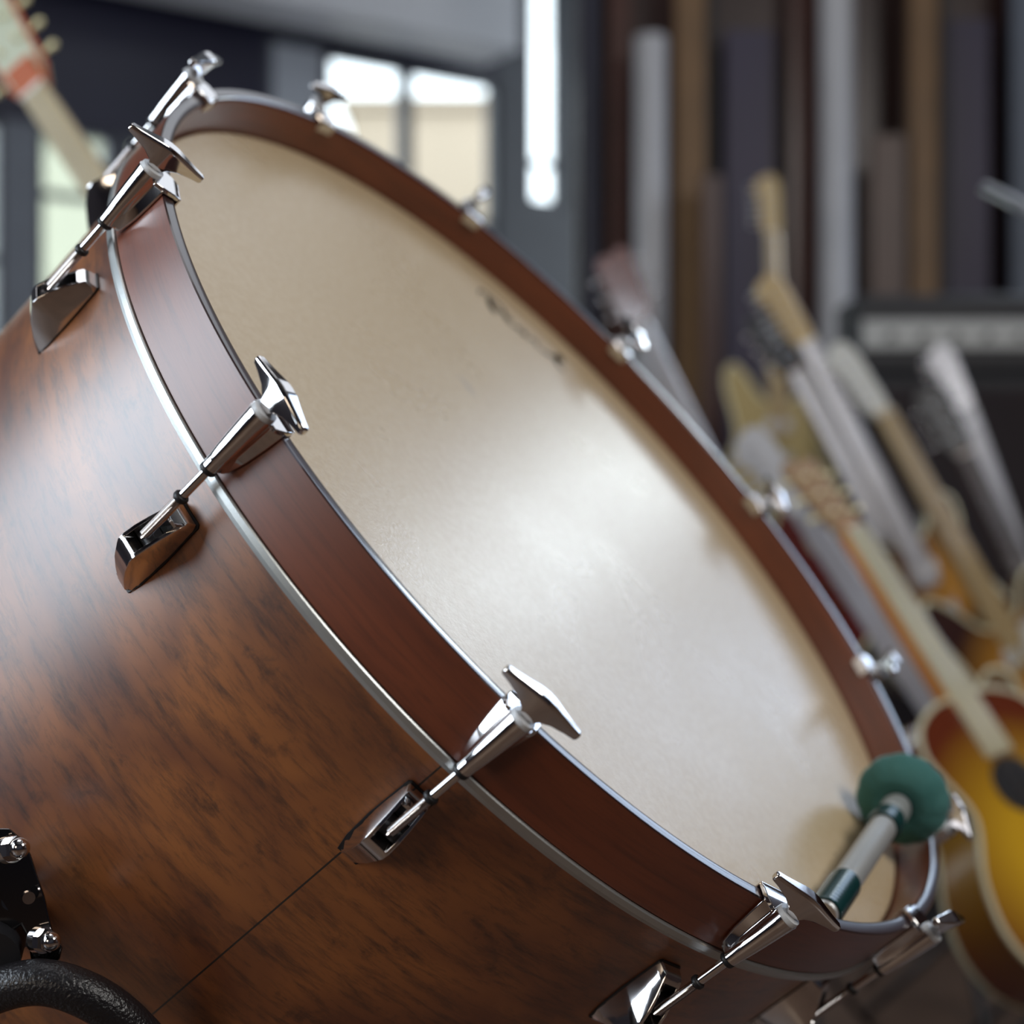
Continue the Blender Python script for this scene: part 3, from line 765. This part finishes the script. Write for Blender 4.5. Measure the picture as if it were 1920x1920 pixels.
    if kind != 'acoustic':
        for yy in (0.155, 0.255 if kind == 'double' else 0.27):
            bm = bmesh.new(); box(bm, (0, yy, 0.004), (0.072, 0.036, 0.012)); obj('pickup', bm, PEARLP if plate else STEEL, g, bevel=0.003)
        for x, yy in ((0.085, 0.075), (0.115, 0.115), (0.075, 0.125), (0.11, 0.16)):
            bm = bmesh.new(); cyl(bm, (x, yy, 0), (x, yy, 0.014), 0.011, 0.009); obj('knob', bm, tuner, g, auto=0.6)
    else:
        bm = bmesh.new(); cyl(bm, (0, 0.315, 0.0003), (0, 0.315, 0.0012), 0.048, n=40); obj('sound_hole', bm, BLK, g)
    if plate:
        bm = loft([[(x, yy, z) for x, yy in ((0.02, 0.30), (0.075, 0.31), (0.095, 0.24), (0.085, 0.15), (0.045, 0.12), (0.03, 0.16))] for z in (0.001, 0.004)])
        obj('pickguard', bm, plate, g, bevel=0.001)
    bm = bmesh.new(); box(bm, (0, 0.115, 0.005), (0.085 if kind != 'acoustic' else 0.13, 0.02, 0.010)); obj('bridge', bm, tuner if kind != 'acoustic' else ROSE, g, bevel=0.002)
    for i in range(6):
        x = -0.0175+i*0.007
        bm = tube([(x*1.5, 0.115, 0.014), (x, ny, 0.0125)], 0.0006, 6); obj('string', bm, STEEL, g, smooth=True)
    if stand:
        s_ = empty('guitar_stand'); s_.location = (O.x, O.y+0.02, 0)
        tag(s_, 'black guitar stand holding the ' + label.split(' guitar')[0].replace('acoustic', 'acoustic').replace(' electric', '') + ' guitar', 'stand')
        zt = O.z-0.015*scale
        hw = 0.07
        obj('cradle', tube(spline([(-hw, -0.09, zt+0.05), (-hw, -0.08, zt-0.012), (-hw*0.4, 0.02, zt-0.02), (0, 0.06, zt-0.02), (hw*0.4, 0.02, zt-0.02), (hw, -0.08, zt-0.012), (hw, -0.09, zt+0.05)], 5), 0.008, 10), BLACKM, s_, smooth=True)
        obj('pole', tube([(0, 0.06, zt-0.02), (0, 0.06, 0.20)], 0.011, 12), BLACKM, s_, smooth=True)
        for k in range(3):
            a = PI/6+k*2*PI/3; obj('leg', tube([(0, 0.06, 0.24), (0.22*math.cos(a), 0.06+0.22*math.sin(a), 0.010)], 0.009, 10), BLACKM, s_, smooth=True)
    return g
SB = sunburst('amber_sunburst', (0.75, 0.42, 0.02), (0.16, 0.03, 0.01), 0.08, 0.24)
SB2 = sunburst('honey_sunburst', (0.55, 0.25, 0.03), (0.04, 0.012, 0.01), 0.05, 0.17)
guitar((1500, 835), (0.47, 0.88), 2.7, 'amber sunburst acoustic guitar with gold tuners and cream edges at the lower right', 'acoustic', SB, ORNG, CREAM, simple('tan_headplate', (0.34, 0.20, 0.09), 0.4), GOLD, lean=0.45, yaw=36, depth=0.11, scale=0.97, nt=2.0)
guitar((1130, 462), (0.42, 0.90), 3.3, 'dark red electric guitar whose grey neck stands just behind the drum rim', 'single', lacquer('dark_red_lacquer', (0.13, 0.02, 0.02)), MAHOG, GREYN, MAHOG, CHROME, yaw=-20)
guitar((1446, 505), (0.42, 0.90), 3.5, 'pale maple headed electric guitar with a long grey neck crossing the middle of the row', 'double', SB2, MAPLE, GREYN, MAPLE, STEEL, inline=True, yaw=15)
guitar((1446, 322), (0.02, 1.0), 4.6, 'upright pale guitar standing straight behind the leaning ones', 'double', lacquer('butter_lacquer', (0.5, 0.38, 0.16)), MAPLE, MAPLE, MAPLE, STEEL, lean=0.05, inline=True)
guitar((1425, 572), (0.46, 0.89), 3.75, 'black electric guitar with a dark headstock and bright tuners', 'single', lacquer('black_lacquer', (0.02, 0.02, 0.025)), MAHOG, GREYN, BLACKP, CHROME, yaw=15, plate=PEARLP)
guitar((1580, 632), (0.46, 0.89), 3.3, 'honey sunburst electric guitar with a maple neck and pale headstock', 'double', SB2, MAPLE, MAPLE, PEARLP, CHROME, inline=True, yaw=20, plate=PEARLP)
guitar((1398, 800), (0.54, 0.84), 2.9, 'grey headed electric guitar leaning lowest along the drum rim', 'double', lacquer('dusty_brown_lacquer', (0.20, 0.12, 0.06)), GREYN, GREYN, PALE, STEEL, inline=True, yaw=-10)
guitar((1745, 715), (0.40, 0.92), 3.6, 'dark cherry electric guitar with pale tuners in front of the speaker cabinet', 'single', lacquer('cherry_lacquer', (0.16, 0.015, 0.015)), MAHOG, ROSE, BLACKP, CHROME, yaw=10)
guitar((1768, 640), (0.30, 0.95), 3.9, 'slim grey necked electric guitar farthest right before the amplifier', 'double', lacquer('slate_lacquer', (0.06, 0.06, 0.09)), simple('violet_grey_neck', (0.22, 0.21, 0.28), 0.3), GREYN, GREYN, CHROME, inline=True, yaw=5)
guitar((-62, -18), (0.56, 0.83), 2.6, 'orange edged guitar with gold tuners behind the left end of the drum', 'acoustic', SB, MAPLE, simple('pale_maple_board', (0.6, 0.48, 0.26), 0.4), simple('pale_green_veneer', (0.42, 0.44, 0.28), 0.3), GOLD, lean=0.05, yaw=-15, depth=0.09, scale=1.12, edge=simple('orange_edge', (0.50, 0.10, 0.015), 0.55))
